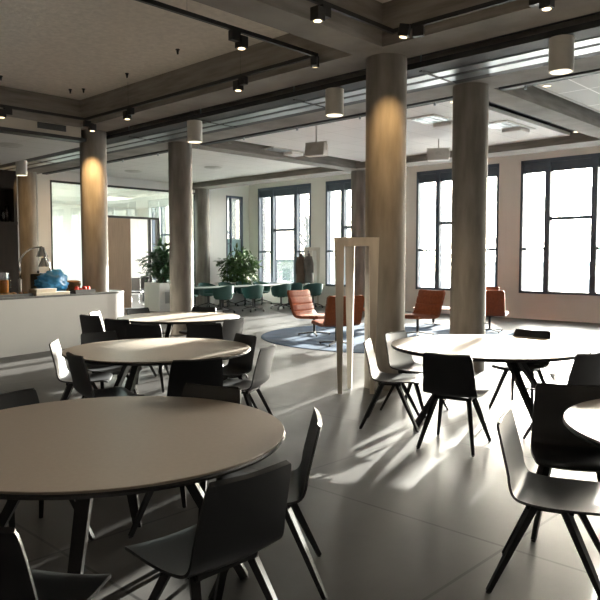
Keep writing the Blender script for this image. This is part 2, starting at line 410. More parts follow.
cyl_txt = {3.1: 'white cylinder ceiling lamp nearest, at upper right', 6.27: 'white cylinder ceiling lamp left of the near column, above the wall speaker', 9.4: 'white cylinder ceiling lamp above the column behind the far tables',
           16.05: 'white cylinder ceiling lamp at far left over the kitchen'}
proto = None
def cylinder_lamp(v, label):
    global proto
    if proto is None:
        proto = empty('cylinder_lamp', (7.25, v, 3.585))
        MB().lathe([(.11, 0), (.128, 0), (.128, .35), (0, .35)], seg=32).build('lamp_housing', 'lampwhite', proto, True, 40)
        MB().lathe([(0, .03), (.11, .03), (.11, .0)], seg=32).build('reflector', 'lenswhite', proto)
        MB().cyl((-.02, 0, .35), (-.02, 0, .38), .015, seg=8).build('stem', 'graphite', proto)
        o = proto
    else:
        o = copy_tree(proto); o.location = (7.25, v, 3.585)
    tag(o, label, 'ceiling lamp', 'cylinder lamps along the service gap')
for v, t in cyl_txt.items(): cylinder_lamp(v, t)

# black tracks with spots
def track(name_label, pts):
    o = tag(empty('lighting_track', (0, 0, 4.12)), name_label, 'lighting track')
    for a, b in zip(pts, pts[1:]):
        d = Vector((b[0] - a[0], b[1] - a[1])); 
        x0, x1 = min(a[0], b[0]) - .02, max(a[0], b[0]) + .02; y0, y1 = min(a[1], b[1]) - .02, max(a[1], b[1]) + .02
        MB().span((x0, y0, -.025), (x1, y1, .02)).build('rail', 'black', o)
        n = max(2, int(d.length / 3.2))
        for k in range(n):
            t = (k + .5) / n
            MB().cyl((a[0] + d.x * t, a[1] + d.y * t, .02), (a[0] + d.x * t, a[1] + d.y * t, .42), .0016, seg=6).build('suspension_rod', 'black', o)
track('black track rail around the left ceiling bay', [(-1.5, 11.42), (6.35, 11.42), (6.35, 5.8), (-1.5, 5.8)])
track('black track rail around the right ceiling bay', [(-1.5, 4.6), (6.3, 4.6), (6.3, -1.2)])

sp = None
def spot(u, v, z, tilt_dir, tilt, label):
    """box track spotlight: adapter under the rail, square head with a round lens."""
    global sp
    if sp is None:
        sp = empty('track_spotlight', (0, 0, 0))
        MB().span((-.035, -.06, -.13), (.035, .06, -.025)).build('adapter', 'black', sp)
        hd = MB().span((-.055, .045, -.19), (.055, .155, -.06), bevel=.008).build('lamp_head', 'black', sp)
        MB().cyl((0, .10, -.194), (0, .10, -.189), .04, seg=20).build('lens', 'lens', hd)
        o = sp
    else: o = copy_tree(sp)
    o.location = (u, v, z); o.rotation_euler = (0, 0, tilt_dir)
    for c in COL.objects:
        if c.parent is o and c.name.startswith('lamp_head') and tilt:
            c.rotation_euler = (tilt, 0, 0); c.location = (0, .03, .05)
    tag(o, label, 'spotlight', 'black track spotlights')
    return o
ZT = 4.12
def tu(px, u): return along(px, u=u)[1]
def tv(px, v): return along(px, v=v)[0]
spot(6.35, tu(133, 6.35), ZT, 0, 0, 'small black spotlight on the long left beam, just right of the counter column')
spot(6.35, tu(244, 6.35), ZT, 0, 0, 'small black spotlight on the long left beam, near the middle of the photo')
spot(6.35, tu(314, 6.35), ZT, -.9, .4, 'tilted black spotlight at the inner corner of the left track')
spot(tv(12, 11.42), 11.42, ZT, PI / 2, 0, 'black spotlight above the counter at far left')
spot(tv(90, 11.42), 11.42, ZT, -PI / 2, 0, 'black spotlight right above the counter column')
spot(tv(236, 5.8), 5.8, ZT, -PI / 2, 0, 'black spotlight on the free hanging rail across the left bay')
spot(tv(324, 4.6), 4.6, ZT, PI / 2, 0, 'black spotlight on the middle beam at top of photo')
spot(6.3, tu(416, 6.3), ZT, .4, .2, 'black spotlight right beside the top of the near column')
spot(6.3, tu(531, 6.3), ZT, PI, 0, 'black spotlight at top right of the photo')

def dl(u, v, label):
    o = tag(empty('recessed_downlight', (u, v, TC)), label, 'downlight', 'small downlights in the tile ceilings')
    MB().lathe([(.05, -.004), (.075, -.008), (.075, 0), (.05, 0)], seg=20).build('trim_ring', 'lampwhite', o)
    MB().cyl((0, 0, -.004), (0, 0, 0), .05, seg=20).build('lens', 'lens', o)
k1 = along(451, u=10.05); dl(*k1, 'small warm downlight just left of the big grey column')
k1 = along(543, u=10.1); dl(*k1, 'small warm downlight in the tile ceiling at upper right')
k1 = along(229, u=10.1); dl(*k1, 'small warm downlight in the corner of the middle tile ceiling')
k1 = along(573, u=14.1); dl(*k1, 'small warm downlight near the window wall at right')

def cassette(px, u, label):
    x, y = along(px, u=u)
    o = tag(empty('ceiling_cassette', (x, y, TC)), label, 'air cassette', 'ceiling air units')
    MB().span((-.6, -.3, -.02), (.6, .3, 0), bevel=.004).build('panel', 'lampwhite', o)
    for k in range(4): MB().span((-.55, -.25 + .13 * k, -.03), (.0, -.16 + .13 * k, -.02)).build('vent_slot', 'steel', o)
    MB().span((.1, -.22, -.09), (.5, .18, -.02), bevel=.02).build('unit_cover', 'white', o)
cassette(436, 11.2, 'white ceiling air unit just left of the grey column top')
cassette(505, 12.6, 'white ceiling air unit right of the grey column')
cassette(283, 11.7, 'white ceiling air unit left of the hanging speaker')

def disc(px, u, z, label):
    x, y = along(px, u=u)
    o = tag(empty('ceiling_diffuser', (x, y, z)), label, 'air diffuser', 'round ceiling diffusers')
    MB().lathe([(0, -.02), (.10, -.03), (.13, -.01), (.2, -.03), (.26, 0)], seg=28).build('rings', 'lampwhite', o, True)
disc(13, 5.9, 3.86, 'round air diffuser in the kitchen ceiling at far left')
disc(135, 11.3, TC, 'round air diffuser right of the counter column')
disc(214, 12.4, TC, 'round air diffuser right of the column behind the tables')

def speaker(px, u, zc, w, d, h, rz, label):
    x, y = along(px, u=u)
    o = tag(empty('hanging_speaker', (x, y, zc), rz), label, 'speaker', 'white ceiling speakers')
    b = MB(); b.bm.verts.ensure_lookup_table()
    vs = [b.bm.verts.new(p) for p in [(-w/2, -d/2, -h/2), (w/2, -d/2, -h/2), (w/2, d/2, -h/2), (-w/2, d/2, -h/2), (-w/2, -d/2*.55, h/2), (w/2, -d/2*.55, h/2), (w/2, d/2*.9, h/2), (-w/2, d/2*.9, h/2)]]
    for q in ((3, 2, 1, 0), (4, 5, 6, 7), (0, 1, 5, 4), (1, 2, 6, 5), (2, 3, 7, 6), (3, 0, 4, 7)): b.bm.faces.new([vs[i] for i in q])
    bmesh.ops.bevel(b.bm, geom=b.bm.edges[:], offset=.012, segments=2, affect='EDGES')
    b.build('speaker_case', 'speaker', o)
    MB().span((-w/2 - .02, -.015, h/2 + .01), (w/2 + .02, .015, h/2 + .03)).span((-w/2 - .02, -.015, -.02), (-w/2 - .006, .015, h/2 + .03)).span((w/2 + .006, -.015, -.02), (w/2 + .02, .015, h/2 + .03)).build('bracket', 'speaker', o)
    MB().cyl((0, 0, h/2 + .03), (0, 0, TC - zc), .015, seg=8).build('drop_rod', 'speaker', o)
    MB().cyl((0, -d/2*.78 - .005, 0), (0, -d/2*.78 + .01, 0), h*.3, seg=20).build('speaker_cone', 'lampwhite', o)
speaker(316, 9.9, 3.72, .42, .22, .24, R(-75), 'white wedge speaker hanging below the cylinder lamp near the middle')
speaker(437, 12.9, 3.86, .46, .26, .24, R(-60), 'white speaker box hanging left of the grey column by the windows')

# small hooks in the left bay slab
for k, (px, v) in enumerate(((6, 11.2), (74, 11.2), (87, 11.0), (130, 9.6), (180, 8.0), (101, 6.0))):
    x, y = along(px, v=v)
    o = MB().cyl((0, 0, -.07), (0, 0, 0), .012, .022, seg=8).cyl((0, 0, -.012), (0, 0, 0), .03, seg=12).build('ceiling_hook', 'black'); o.location = (x, y, H - .006)
    tag(o, 'small black anchor stud in the plaster ceiling of the left bay', 'anchor stud', 'anchor studs in the plaster ceiling')

# ------------------------------------------------------------------ chairs
def lerp_prof(P, n):
    """Catmull-Rom resample of (x, z, halfwidth)."""
    out = []
    for i in range(len(P) - 1):
        p = [P[max(i - 1, 0)], P[i], P[i + 1], P[min(i + 2, len(P) - 1)]]
        for k in range(n):
            t = k / n
            out.append(tuple(.5 * ((2 * p[1][c]) + (-p[0][c] + p[2][c]) * t + (2*p[0][c] - 5*p[1][c] + 4*p[2][c] - p[3][c]) * t*t + (-p[0][c] + 3*p[1][c] - 3*p[2][c] + p[3][c]) * t**3) for c in range(len(P[0]))))
    out.append(P[-1]); return out
def make_chair():
    root = empty('dining_chair', (0, 0, 0))
    prof = lerp_prof([(-.286, .812, .185), (-.284, .804, .203), (-.262, .72, .214), (-.235, .61, .222), (-.212, .52, .228), (-.185, .47, .232), (-.14, .452, .236), (-.04, .444, .240), (.08, .447, .240), (.18, .452, .236), (.232, .442, .225), (.247, .432, .20)], 3)
    n = 12; g = []
    for x, z, hw in prof:
        row = []
        back = max(0, min(1, (z - .46) / .12)) if x < -.1 else 0
        for j in range(n + 1):
            s = -1 + 2 * j / n
            row.append((x + .016 * back * s * s, s * hw, z + (1 - back) * .016 * s * s))
        g.append(row)
    MB().sheet(g, -.012).build('seat_shell', 'shell', root, True, 50)
    fr = MB()
    fr.bar((-.13, -.15, .425), (-.13, .15, .425), .03, .022); fr.bar((.05, -.15, .425), (.05, .15, .425), .03, .022)
    fr.bar((-.14, -.14, .42), (.07, -.14, .42), .03, .02); fr.bar((-.14, .14, .42), (.07, .14, .42), .03, .02)
    fr.build('under_frame', 'leg', root)
    for sx, sy in ((-1, -1), (-1, 1), (1, -1), (1, 1)):
        tx = -.11 if sx < 0 else .03; fx = -.30 if sx < 0 else .235
        l = MB().bar((tx, sy * .14, .425), (fx, sy * .235, .008), .038, .034, .024, .022).build('leg', 'leg', root)
        MB().cyl((fx, sy * .235, 0), (fx, sy * .235, .012), .012, seg=10).build('foot_glide', 'black', l)
    return root
chair_proto = None
def chair(bu, bv, cu, cv, label, twist=0., pull=0.):
    """chair whose back top stands at (bu,bv), facing table centre (cu,cv), turned by twist degrees."""
    global chair_proto
    a = math.atan2(cv - bv, cu - bu) + R(twist)
    x, y = bu + math.cos(a) * .27, bv + math.sin(a) * .27
    if chair_proto is None: chair_proto = make_chair(); o = chair_proto
    else: o = copy_tree(chair_proto)
    o.location = (x, y, 0); o.rotation_euler = (0, 0, a)
    tag(o, label, 'chair', 'black shell chairs at the round tables')
    return o

def make_table(r, fr):
    root = empty('round_table', (0, 0, 0))
    MB().lathe([(0, .75), (r - .004, .75), (r - .002, .747), (r - .006, .738), (0, .738)], seg=96).build('table_top', 'top', root, True, 30)
    MB().lathe([(0, .7378), (r - .004, .7378), (r + .001, .73), (r - .012, .715), (0, .715)], seg=96).build('edge_band', 'edge', root, True, 40)
    MB().bar((-.34, 0, .695), (.34, 0, .695), .06, .035).bar((0, -.34, .695), (0, .34, .695), .06, .034).lathe([(0, .675), (.12, .675), (.12, .714), (0, .714)], seg=24).build('cross_frame', 'leg', root)
    for k in range(4):
        c, s = math.cos(k * PI / 2), math.sin(k * PI / 2)
        l = MB().bar((.30 * c, .30 * s, .70), (fr * c, fr * s, .006), .07, .05, .045, .04).build('table_leg', 'leg', root)
        MB().cyl((fr * c, fr * s, 0), (fr * c, fr * s, .012), .02, seg=12).build('foot_glide', 'black', l)
    return root
T = dict(T1=(1.75, 3.0, .885, 45), T2=(3.77, 5.48, .88, 20), T3=(6.11, 8.34, .90, 30), T4=(6.18, 3.32, .955, 65), T5=(3.99, .69, .885, 40))
TXT = dict(T1='large beige round table in the left foreground', T2='beige round table in the middle of the left row, behind the foreground table',
           T3='farthest beige round table, in front of the column and the planter', T4='big round table at right with sun glare on its top', T5='round table cut off by the right edge of the photo')
for k, (u, v, r, rz) in T.items():
    o = make_table(r, .82 if k == 'T4' else .68); o.location = (u, v, 0); o.rotation_euler = (0, 0, R(rz)); tag(o, TXT[k], 'table', 'round canteen tables')
def at_table(k, bu, bv, label, twist=0.):
    u, v, r, _ = T[k]
    d = Vector((bu - u, bv - v))
    if d.length < r + .06: d = d.normalized() * (r + .06)
    chair(u + d.x, v + d.y, u, v, label, twist)
at_table('T1', 2.49, 2.27, 'black shell chair seen side on at the right of the foreground table', 0)
at_table('T1', 1.66, 1.84, 'black shell chair at the bottom of the photo, back towards us at the foreground table', 4)
at_table('T1', .73, 2.10, 'black shell chair in the bottom left corner, at the foreground table', -10)
at_table('T1', 1.66, 3.98, 'black chair behind the foreground table at the left edge, only its back top showing', 0)
at_table('T1', 2.66, 3.30, 'black chair behind the foreground table, its back top in front of the middle table', 0)
at_table('T2', 3.08, 6.20, 'chair at the left of the middle table, its backrest lit white by the sun', 9)
at_table('T2', 2.76, 5.20, 'dark chair at near left of middle table, back to us, sunlit chair behind it', -25)
at_table('T2', 3.28, 4.25, 'dark chair standing square before the middle table, back to us', 0)
at_table('T2', 4.20, 4.42, 'grey gleaming chair at the right of the middle table, nearest the open floor', 5)
at_table('T2', 4.72, 5.30, 'dark upright chair at the far right of the middle table', 0)
at_table('T2', 3.80, 6.63, 'dark chair behind the middle table, in front of the counter', 0)
at_table('T3', 4.86, 8.72, 'tilted dark chair against the white counter, left of the farthest table', 28)
at_table('T3', 5.3, 9.35, 'white-lit chair peeping out behind the tilted dark chair by the counter', 0)
at_table('T3', 4.78, 7.88, 'dark chair at the left of the farthest table, back to us', 0)
at_table('T3', 4.62, 7.02, 'low dark chair tucked under the near left of the farthest table', 0)
at_table('T3', 5.90, 6.85, 'grey chair at the right end of the farthest table', 18)
at_table('T3', 5.2, 6.58, 'dark chair in front of the farthest table, behind the middle table', -8)
at_table('T3', 6.98, 8.85, 'dark chair behind the farthest table at the foot of the column', 0)
at_table('T3', 6.10, 9.42, 'dark chair behind the farthest table, in front of the planter', 0)
at_table('T4', 5.23, 4.09, 'chair at the left of the sunny right table, seat gleaming, beside the near column', -21)
at_table('T4', 6.02, 4.30, 'chair at the far left of the sunny right table, front of its backrest facing us', -6)
at_table('T4', 4.90, 3.00, 'dark chair in front of the sunny right table, square back to us', 0)
at_table('T4', 7.21, 3.34, 'dark chair behind the sunny right table, its back top above the table edge', 0)
at_table('T4', 5.80, 2.16, 'chair at the right end of the sunny right table, by the photo edge', 0)
at_table('T4', 6.75, 2.35, 'chair at the far right of the sunny right table, mostly outside the photo', 0)
at_table('T5', 3.17, 1.60, 'black shell chair in the right foreground seen from the side, gleaming seat', -24)
chair(4.22, 1.70, 3.26, 1.18, 'dark chair facing us behind the edge of the cut-off table at right')

# ------------------------------------------------------------------ lounge corner
rug = MB().lathe([(0, .012), (2.75, .012), (2.79, .006), (2.79, 0), (0, 0)], seg=96).build('round_rug', 'rug'); rug.location = (11.65, 8.4, 0)
tag(rug, 'round blue rug under the leather lounge chairs', 'rug')
def make_lounge():
    root = empty('lounge_chair', (0, 0, 0))
    base = [(-.44, .93), (-.42, .85), (-.375, .72), (-.33, .58), (-.29, .47), (-.235, .395), (-.12, .37), (.05, .375), (.2, .385), (.32, .39), (.355, .385)]
    pr = lerp_prof([(*p, 0) for p in base], 8)
    # rib grooves along the profile
    L = [0]
    for a, b in zip(pr, pr[1:]): L.append(L[-1] + math.hypot(a[0] - b[0], a[1] - b[1]))
    n = 10; g = []
    for (x, z, _), s in zip(pr, L):
        hw = .36 * min(1, .9 + s * 2) if s < .05 else .36
        g.append([(x, hw * (-1 + 2 * j / n), z + (.012 * (abs(-1 + 2 * j / n) ** 3))) for j in range(n + 1)])
    def th(i, j):
        k = (L[i] / .155) % 1; groove = .022 * (1 - min(1, min(k, 1 - k) / .12)) ** 1.0
        e = abs(-1 + 2 * j / n); end = min(L[i], L[-1] - L[i])
        return -(-(.055 - groove) if False else 0) or (.058 - groove - .02 * e ** 6) * min(1, .4 + end / .04)
    MB().sheet(g, th).build('cushion', 'leather', root, True, 60)
    g2 = [[(p[0], p[1], p[2]) for p in r] for r in g]
    MB().sheet(g2, -.02).build('back_shell', 'leather', root, True, 60)
    MB().cyl((.0, 0, .06), (.0, 0, .35), .028, seg=16).cyl((0, 0, .34), (0, 0, .375), .11, .13, seg=20).build('pedestal', 'black', root, True, 40)
    for k in range(4):
        a = PI / 4 + k * PI / 2; c, s = math.cos(a), math.sin(a)
        ft = MB().bar((0, 0, .062), (.34 * c, .34 * s, .032), .05, .03, .035, .018).build('base_arm', 'black', root)
        MB().cyl((.32 * c, .32 * s, .0), (.32 * c, .32 * s, .03), .014, seg=10).build('foot_glide', 'black', ft)
    return root
lp = None
def lounge(px, v, a, label, u=None, z=.013):
    global lp
    if lp is None: lp = make_lounge(); o = lp
    else: o = copy_tree(lp)
    x, y = (px, v) if u is None else along(px, u=u)
    o.location = (x, y, z); o.rotation_euler = (0, 0, R(a)); tag(o, label, 'lounge chair', 'cognac leather lounge chairs')
lounge(10.56, 9.68, -84, 'leather lounge chair at the left edge of the rug, facing right')
lounge(9.62, 8.26, 64, 'leather lounge chair seen from behind, behind the white coat rack')
lounge(12.05, 8.1, 170, 'leather lounge chair right of the near column, facing left')
lounge(13.7, 7.33, 20, 'leather lounge chair right of the grey column, its back to us')
lounge(14.95, 8.35, 178, 'farthest leather lounge chair, mostly hidden behind another beside the grey column', z=0)
lounge(13.0, 9.85, 175, 'leather lounge chair hidden behind the near column')
ct = tag(empty('coffee_table', (14.6, 9.35, 0)), 'low round wooden coffee table near the windows', 'coffee table')
MB().lathe([(0, .40), (.5, .40), (.51, .385), (.49, .37), (0, .37)], seg=48).build('table_top', 'lightwood', ct, True, 40)
MB().cyl((0, 0, .02), (0, 0, .37), .03, seg=14).lathe([(0, .03), (.24, .02), (.26, 0), (0, 0)], seg=32).build('pedestal', 'black', ct, True, 40)
for k, (dx, dy, rz) in enumerate(((.05, -.2, .3), (-.2, -.1, 1.0))):
    mg = MB().box((0, 0, .012), (.3, .22, .018 + .0 * k), 0, bevel=.003).build('magazine', 'mag'); mg.location = (14.6 + dx, 9.35 + dy, .40 if k == 0 else .422); mg.rotation_euler = (0, 0, rz)
    tag(mg, ['blue-grey magazine lying on the coffee table', 'upper magazine on the coffee table stack'][k], 'magazine', 'magazines on the coffee table')

# ------------------------------------------------------------------ coat racks
def rack(u, v, rz, h, label, k=1.):
    root = tag(empty('coat_rack', (u, v, 0), rz), label, 'coat rack')
    P = [Vector((-.205, 0)), Vector((.205, 0)), Vector((-.045, .34))]
    for i in range(3):
        a, b = P[i], P[(i + 1) % 3]
        MB().bar((a.x, a.y, h - .05), (b.x, b.y, h - .05), .05, .10).build('top_rail', 'rack', root)
    for i, p in enumerate(P):
        MB().bar((p.x, p.y, h - .001), (p.x * .94, p.y, 0), .12, .05, .05, .035, up=(0, 1, 0) if i < 2 else (.3, 1, 0)).build('rack_leg', 'rack', root)
    return root
rk = rack(6.30, 5.10, math.atan2(4.92 - 5.25, 6.45 - 6.12), 1.86, 'whitewashed wooden coat rack with three tapering legs, beside the near column')
rk2 = rack(16.83, 15.53, R(-45), 2.0, 'white coat rack by the far windows with coats on it')
def coat(u, v, z, rz, m, label):
    n = 14; g = []
    for i in range(15):
        t = i / 14; row = []
        for j in range(n + 1):
            a = PI * 2 * j / n
            w = (.05 + .07 * min(1, t * 4) + .045 * t); d = .05 + .05 * min(1, t * 4)
            fold = 1 + .12 * math.sin(a * 5 + 1) * min(1, t * 3)
            row.append((w * fold * math.cos(a), d * fold * math.sin(a), -t * .95))
        g.append(row)
    root = tag(empty('hanging_coat', (u, v, z), rz), label, 'coat')
    b = MB().sheet(g, -.01)
    b.build('coat_body', m, root, True)
    MB().lathe([(.03, .05), (.05, .04), (.06, .0), (.04, -.02)], seg=16).build('collar', m, root, True)
    for s in (-1, 1): MB().tube([(s * .08, 0, -.06), (s * .125, -.04, -.3), (s * .13, -.05, -.62)], [.04, .045, .035], 10).build('sleeve', m, root, True)
coat(16.58, 15.82, 1.74, R(-45), 'coat_a', 'brown coat hanging on the left of the far coat rack')
coat(16.76, 15.62, 1.76, R(-40), 'coat_b', 'greyish coat hanging in the middle of the far coat rack')

# ------------------------------------------------------------------ meeting table and green chairs
mt = tag(empty('meeting_table', (14.3, 16.75, 0)), 'long dark meeting table with green chairs in front of the planters', 'table')
MB().span((-1.95, -.5, .71), (3.0, .5, .74), bevel=.006).build('table_top', 'tabledark', mt)
for x in (-1.7, -.4, 1.0, 2.7):
    l = MB().span((x - .04, -.04, .02), (x + .04, .04, .71)).build('table_leg', 'black', mt)
    MB().span((x - .05, -.4, 0), (x + .05, .4, .03)).build('foot_bar', 'black', l)
def make_green():
    root = empty('swivel_armchair', (0, 0, 0))
    n = 26; g = []
    rows = 9
    for i in range(rows):
        t = i / (rows - 1); row = []
        for j in range(n + 1):
            a = R(-118 + 236 * j / n); top = .83 - .16 * (abs(a) / R(118)) ** 1.6
            z = .44 + (top - .44) * t
            r = .26 + .055 * t ** .7
            ca, sa = math.cos(PI + a), math.sin(PI + a)
            row.append((r * ca * .98, r * sa * 1.08, z))
        g.append(row)
    MB().sheet(g, .022).build('bucket_back', 'green', root, True, 60)
    MB().lathe([(0, .48), (.2, .475), (.245, .455), (.235, .41), (0, .40)], seg=32).build('seat', 'green', root, True, 60)
    MB().cyl((0, 0, .1), (0, 0, .41), .025, seg=12).cyl((0, 0, .385), (0, 0, .40), .12, seg=16).build('gas_column', 'black', root, True, 40)
    for k in range(4):
        a = PI / 4 + k * PI / 2; c, s = math.cos(a), math.sin(a)
        ar = MB().bar((0, 0, .17), (.33 * c, .33 * s, .075), .04, .035, .028, .02).build('base_arm', 'black', root)
        MB().cyl((.33 * c - .018 * s, .33 * s + .018 * c, .032), (.33 * c + .018 * s, .33 * s - .018 * c, .032), .032, seg=14).build('caster', 'black', ar, True, 40)
    return root
gp = None
def green(px, v, a, label):
    global gp
    if gp is None: gp = make_green(); o = gp
    else: o = copy_tree(gp)
    x, y = along(px, v=v)
    o.location = (x, y, 0); o.rotation_euler = (0, 0, R(a)); tag(o, label, 'armchair', 'green swivel armchairs at the meeting table')
for k, (px, v, a, t) in enumerate(((223, 15.75, 95, 'green swivel chair at the near side of the meeting table, leftmost of the near row'),
        (253, 15.5, 80, 'green swivel chair second from left in the near row of the meeting table'),
        (281, 15.6, 75, 'green swivel chair third from left in the near row, just left of the leather chair'),
        (293, 16.02, 85, 'green swivel chair fourth from left in near row, partly hidden'),
        (313, 15.35, 70, 'green swivel chair at right end of the near row, before the far coat rack'))): green(px, v, a, t)
for px, v, t in ((208, 17.75, 'green swivel chair across the meeting table, leftmost of the far row'), (228, 17.85, 'green swivel chair across the meeting table, second of the far row'),
                 (245, 17.85, 'green swivel chair across the meeting table, below the big plant'), (262, 17.8, 'green swivel chair across the meeting table, rightmost of the far row'),
                 (190, 17.6, 'green swivel chair across the meeting table, half hidden by the column')): green(px, v, -90, t)

# ------------------------------------------------------------------ planters and plants
def planter(u0, v0, u1, v1, h, label, inset=False):
    root = tag(empty('planter_box', ((u0 + u1) / 2, (v0 + v1) / 2, 0)), label, 'planter')
    w, d = (u1 - u0) / 2, (v1 - v0) / 2
    b = MB(); t = .03
    b.span((-w, -d, 0), (w, -d + t, h)); b.span((-w, d - t, 0), (w, d, h)); b.span((-w, -d + t, 0), (-w + t, d - t, h)); b.span((w - t, -d + t, 0), (w, d - t, h)); b.span((-w + t, -d + t, 0), (w - t, d - t, .05))
    b.build('planter_body', 'planter', root)
    MB().span((-w + t, -d + t, h - .12), (w - t, d - t, h - .06)).build('soil', 'soil', root)
    if inset:
        MB().span((-w + .2, -d - .006, .25), (w - .2, -d, .6)).build('front_panel', 'planter_inset', root)
    return root
def plant(u, v, z0, rx, rz_, zc, n, ls, m, label, name, up=0.):
    root = tag(empty(name, (u, v, z0)), label, 'plant')
    st = MB(); lf = MB()
    for k in range(11):
        a = random.uniform(0, 2 * PI); r = rx * random.uniform(.2, .8); h = zc + rz_ * random.uniform(-.3, .75)
        st.tube([(.06 * math.cos(a), .06 * math.sin(a), 0), (.4 * r * math.cos(a), .4 * r * math.sin(a), h * .55), (r * math.cos(a), r * math.sin(a), h)], [.014, .01, .005], 6)
    st.build('stems', 'stem', root, True)
    for k in range(n):
        while True:
            p = Vector((random.uniform(-1, 1), random.uniform(-1, 1), random.uniform(-1, 1)))
            if .25 < p.length < 1: break
        lump = 1 + .22 * math.sin(p.x * 7 + 1) * math.sin(p.y * 6) + .15 * math.sin(p.z * 8)
        c = Vector((p.x * rx * lump, p.y * rx * lump, zc + p.z * rz_ * lump))
        if c.z < .02: continue
        d = Vector((p.x, p.y, up + random.uniform(-.9, .5))).normalized(); d = (d + Vector((random.uniform(-.5, .5), random.uniform(-.5, .5), random.uniform(-.4, .4)))).normalized()
        sd = d.cross(Vector((random.uniform(-.4, .4), random.uniform(-.4, .4), 1))).normalized(); nn = sd.cross(d)
        l = ls * random.uniform(.7, 1.3); w = l * .2
        q = [c, c + d * l * .35 + sd * w + nn * .01, c + d * l * .7 + sd * w * .7, c + d * l - nn * l * .12, c + d * l * .7 - sd * w * .7, c + d * l * .35 - sd * w + nn * .01]
        lf.bm.faces.new([lf.bm.verts.new(x) for x in q])
    f = lf.build('foliage', m, root); 
    return root
planter(12.06, 17.44, 13.0, 18.25, .88, 'tall white planter box with grey panel left of the column, before the meeting room', True)
plant(12.53, 17.85, .80, .55, .55, .62, 520, .26, 'leaf2', 'bamboo-like plant with narrow dark leaves in the planter left of the column', 'leafy_plant', .2)
x, y = along(235, v=18.75)
planter(x - .95, 18.15, x + .75, 18.75, .80, 'low white planter box behind the meeting table in the corner')
plant(x - .05, 18.45, .72, .62, .58, .60, 1200, .21, 'leaf', 'big bushy green plant behind the meeting table in the corner', 'bushy_plant', 0.)

# ------------------------------------------------------------------ counter and what stands on it
S0, SL = 11.15, .25
def cline(u, d=0.): return S0 + SL * (u - 4.66) + d
def arc(cx, cy, r, a0, a1, n): return [(cx + r * math.cos(R(a0 + (a1 - a0) * k / n)), cy + r * math.sin(R(a0 + (a1 - a0) * k / n))) for k in range(n + 1)]
def outline(off):
    p = [(1.6, cline(1.6) + off)]
    p += [(6.9, cline(6.9) + off)]
    p += arc(6.98, cline(6.95) + .53, .52 - off, -76, 0, 10)
    e = 6.98 + .52 - off
    p += [(e, 12.95 - off), (6.87 + .265 + off * .5, 12.95 - off), (6.87 + .265 + off * .5, 12.08)]
    p += arc(6.87, 12.08, .265 + off * .5, 0, -180, 14)[1:]
    p += [(6.87 - .265 - off * .5, 12.6 - off), (1.6, 11.6 - off)]
    return p
cn = tag(empty('serving_counter', (0, 0, 0)), 'long white curved serving counter with black worktop at the left', 'counter')
MB().prism(outline(.0), .10, .94).build('counter_body', 'counter', cn)
MB().prism(outline(.03), 0, .10).build('plinth', 'counter', cn)
MB().prism(outline(-.012), .94, .975).build('worktop', 'worktop', cn)
ZC = .975
def cpos(px, d):
    a = (px - 300) / F; ru = a * math.sin(HE) + math.cos(HE); rv = -a * math.cos(HE) + math.sin(HE)
    k = (S0 - SL * 4.66 + d) / (rv - SL * ru); return ru * k, rv * k
CR = math.atan(SL)
def on_counter(name, px, d, label, cat, z=ZC, group=None):
    x, y = cpos(px, d); return tag(empty(name, (x, y, z), CR), label, cat, group)
o = on_counter('juice_jug', 3, .55, 'glass jug of orange juice at the left edge on the counter', 'jug')
MB().lathe([(0, .012), (.085, .012), (.088, .27), (0, .27)], seg=24).build('juice', 'juice', o, True, 40)
MB().lathe([(0, 0), (.092, 0), (.095, .40), (.09, .40), (.0895, .275)], seg=24).build('jug_glass', 'tumbler', o, True, 40)
MB().tube([(.09, 0, .33), (.15, 0, .30), (.15, 0, .14), (.09, 0, .10)], .01, 8).build('handle', 'tumbler', o, True)
tr = on_counter('serving_tray', 10, .22, 'black tray of pastries at the left on the counter', 'tray')
b = MB().span((-.75, -.17, 0), (.33, .17, .015)); b.span((-.75, -.17, .015), (.33, -.155, .05)); b.span((-.75, .155, .015), (.33, .17, .05)); b.span((-.75, -.155, .015), (-.735, .155, .05)); b.span((.315, -.155, .015), (.33, .155, .05)); b.build('tray_body', 'worktop', tr)
x0, y0 = cpos(10, .22)
for k in range(9):
    t = -.3 + .07 * k; d = random.uniform(-.08, .08)
    p = MB().blob((0, 0, 0), .045, 2, .08, (1.3, .8, .6)).build('pastry', 'pastry', None, True)
    p.location = (x0 + t * math.cos(CR) - d * math.sin(CR), y0 + t * math.sin(CR) + d * math.cos(CR), ZC + .044); p.rotation_euler = (0, 0, random.uniform(0, 3))
    tag(p, 'small brown pastry lying on the black tray at the left of the counter', 'pastry', 'pastries on the black tray')
def heat_lamp(px, d, h, reach, label, a):
    o = on_counter('heat_lamp', px, d, label, 'heat lamp', group='heat lamps on the counter'); o.rotation_euler = (0, 0, a)
    MB().lathe([(0, 0), (.07, 0), (.06, .03), (.028, .05), (.028, .28), (0, .28)], seg=20).build('lamp_base', 'lampwhite', o, True, 40)
    pts = [(0, 0, .26), (0, 0, h * .62)] + [(reach * (1 - math.cos(R(q))) * .9, 0, h * .62 + (h * .38) * math.sin(R(q))) for q in range(10, 91, 10)] + [(reach, 0, h)]
    MB().tube(pts, .016, 10).build('arm', 'chrome', o, True)
    hd = MB().lathe([(.0, .01), (.04, .0), (.05, -.05), (.09, -.14), (.1, -.17), (.09, -.165), (.045, -.06), (0, -.05)], (reach, 0, h), 24).build('lamp_shade', 'chrome', o, True, 50)
    MB().blob((reach, 0, h - .13), .045, 2).build('bulb', 'heat', hd, True)
heat_lamp(20, .45, .84, .38, 'chrome heat lamp with a long curved arm on the counter', math.atan2(-.6, .75))
heat_lamp(50.5, .72, .66, -.12, 'shorter chrome lamp head behind the blue bag', 0)
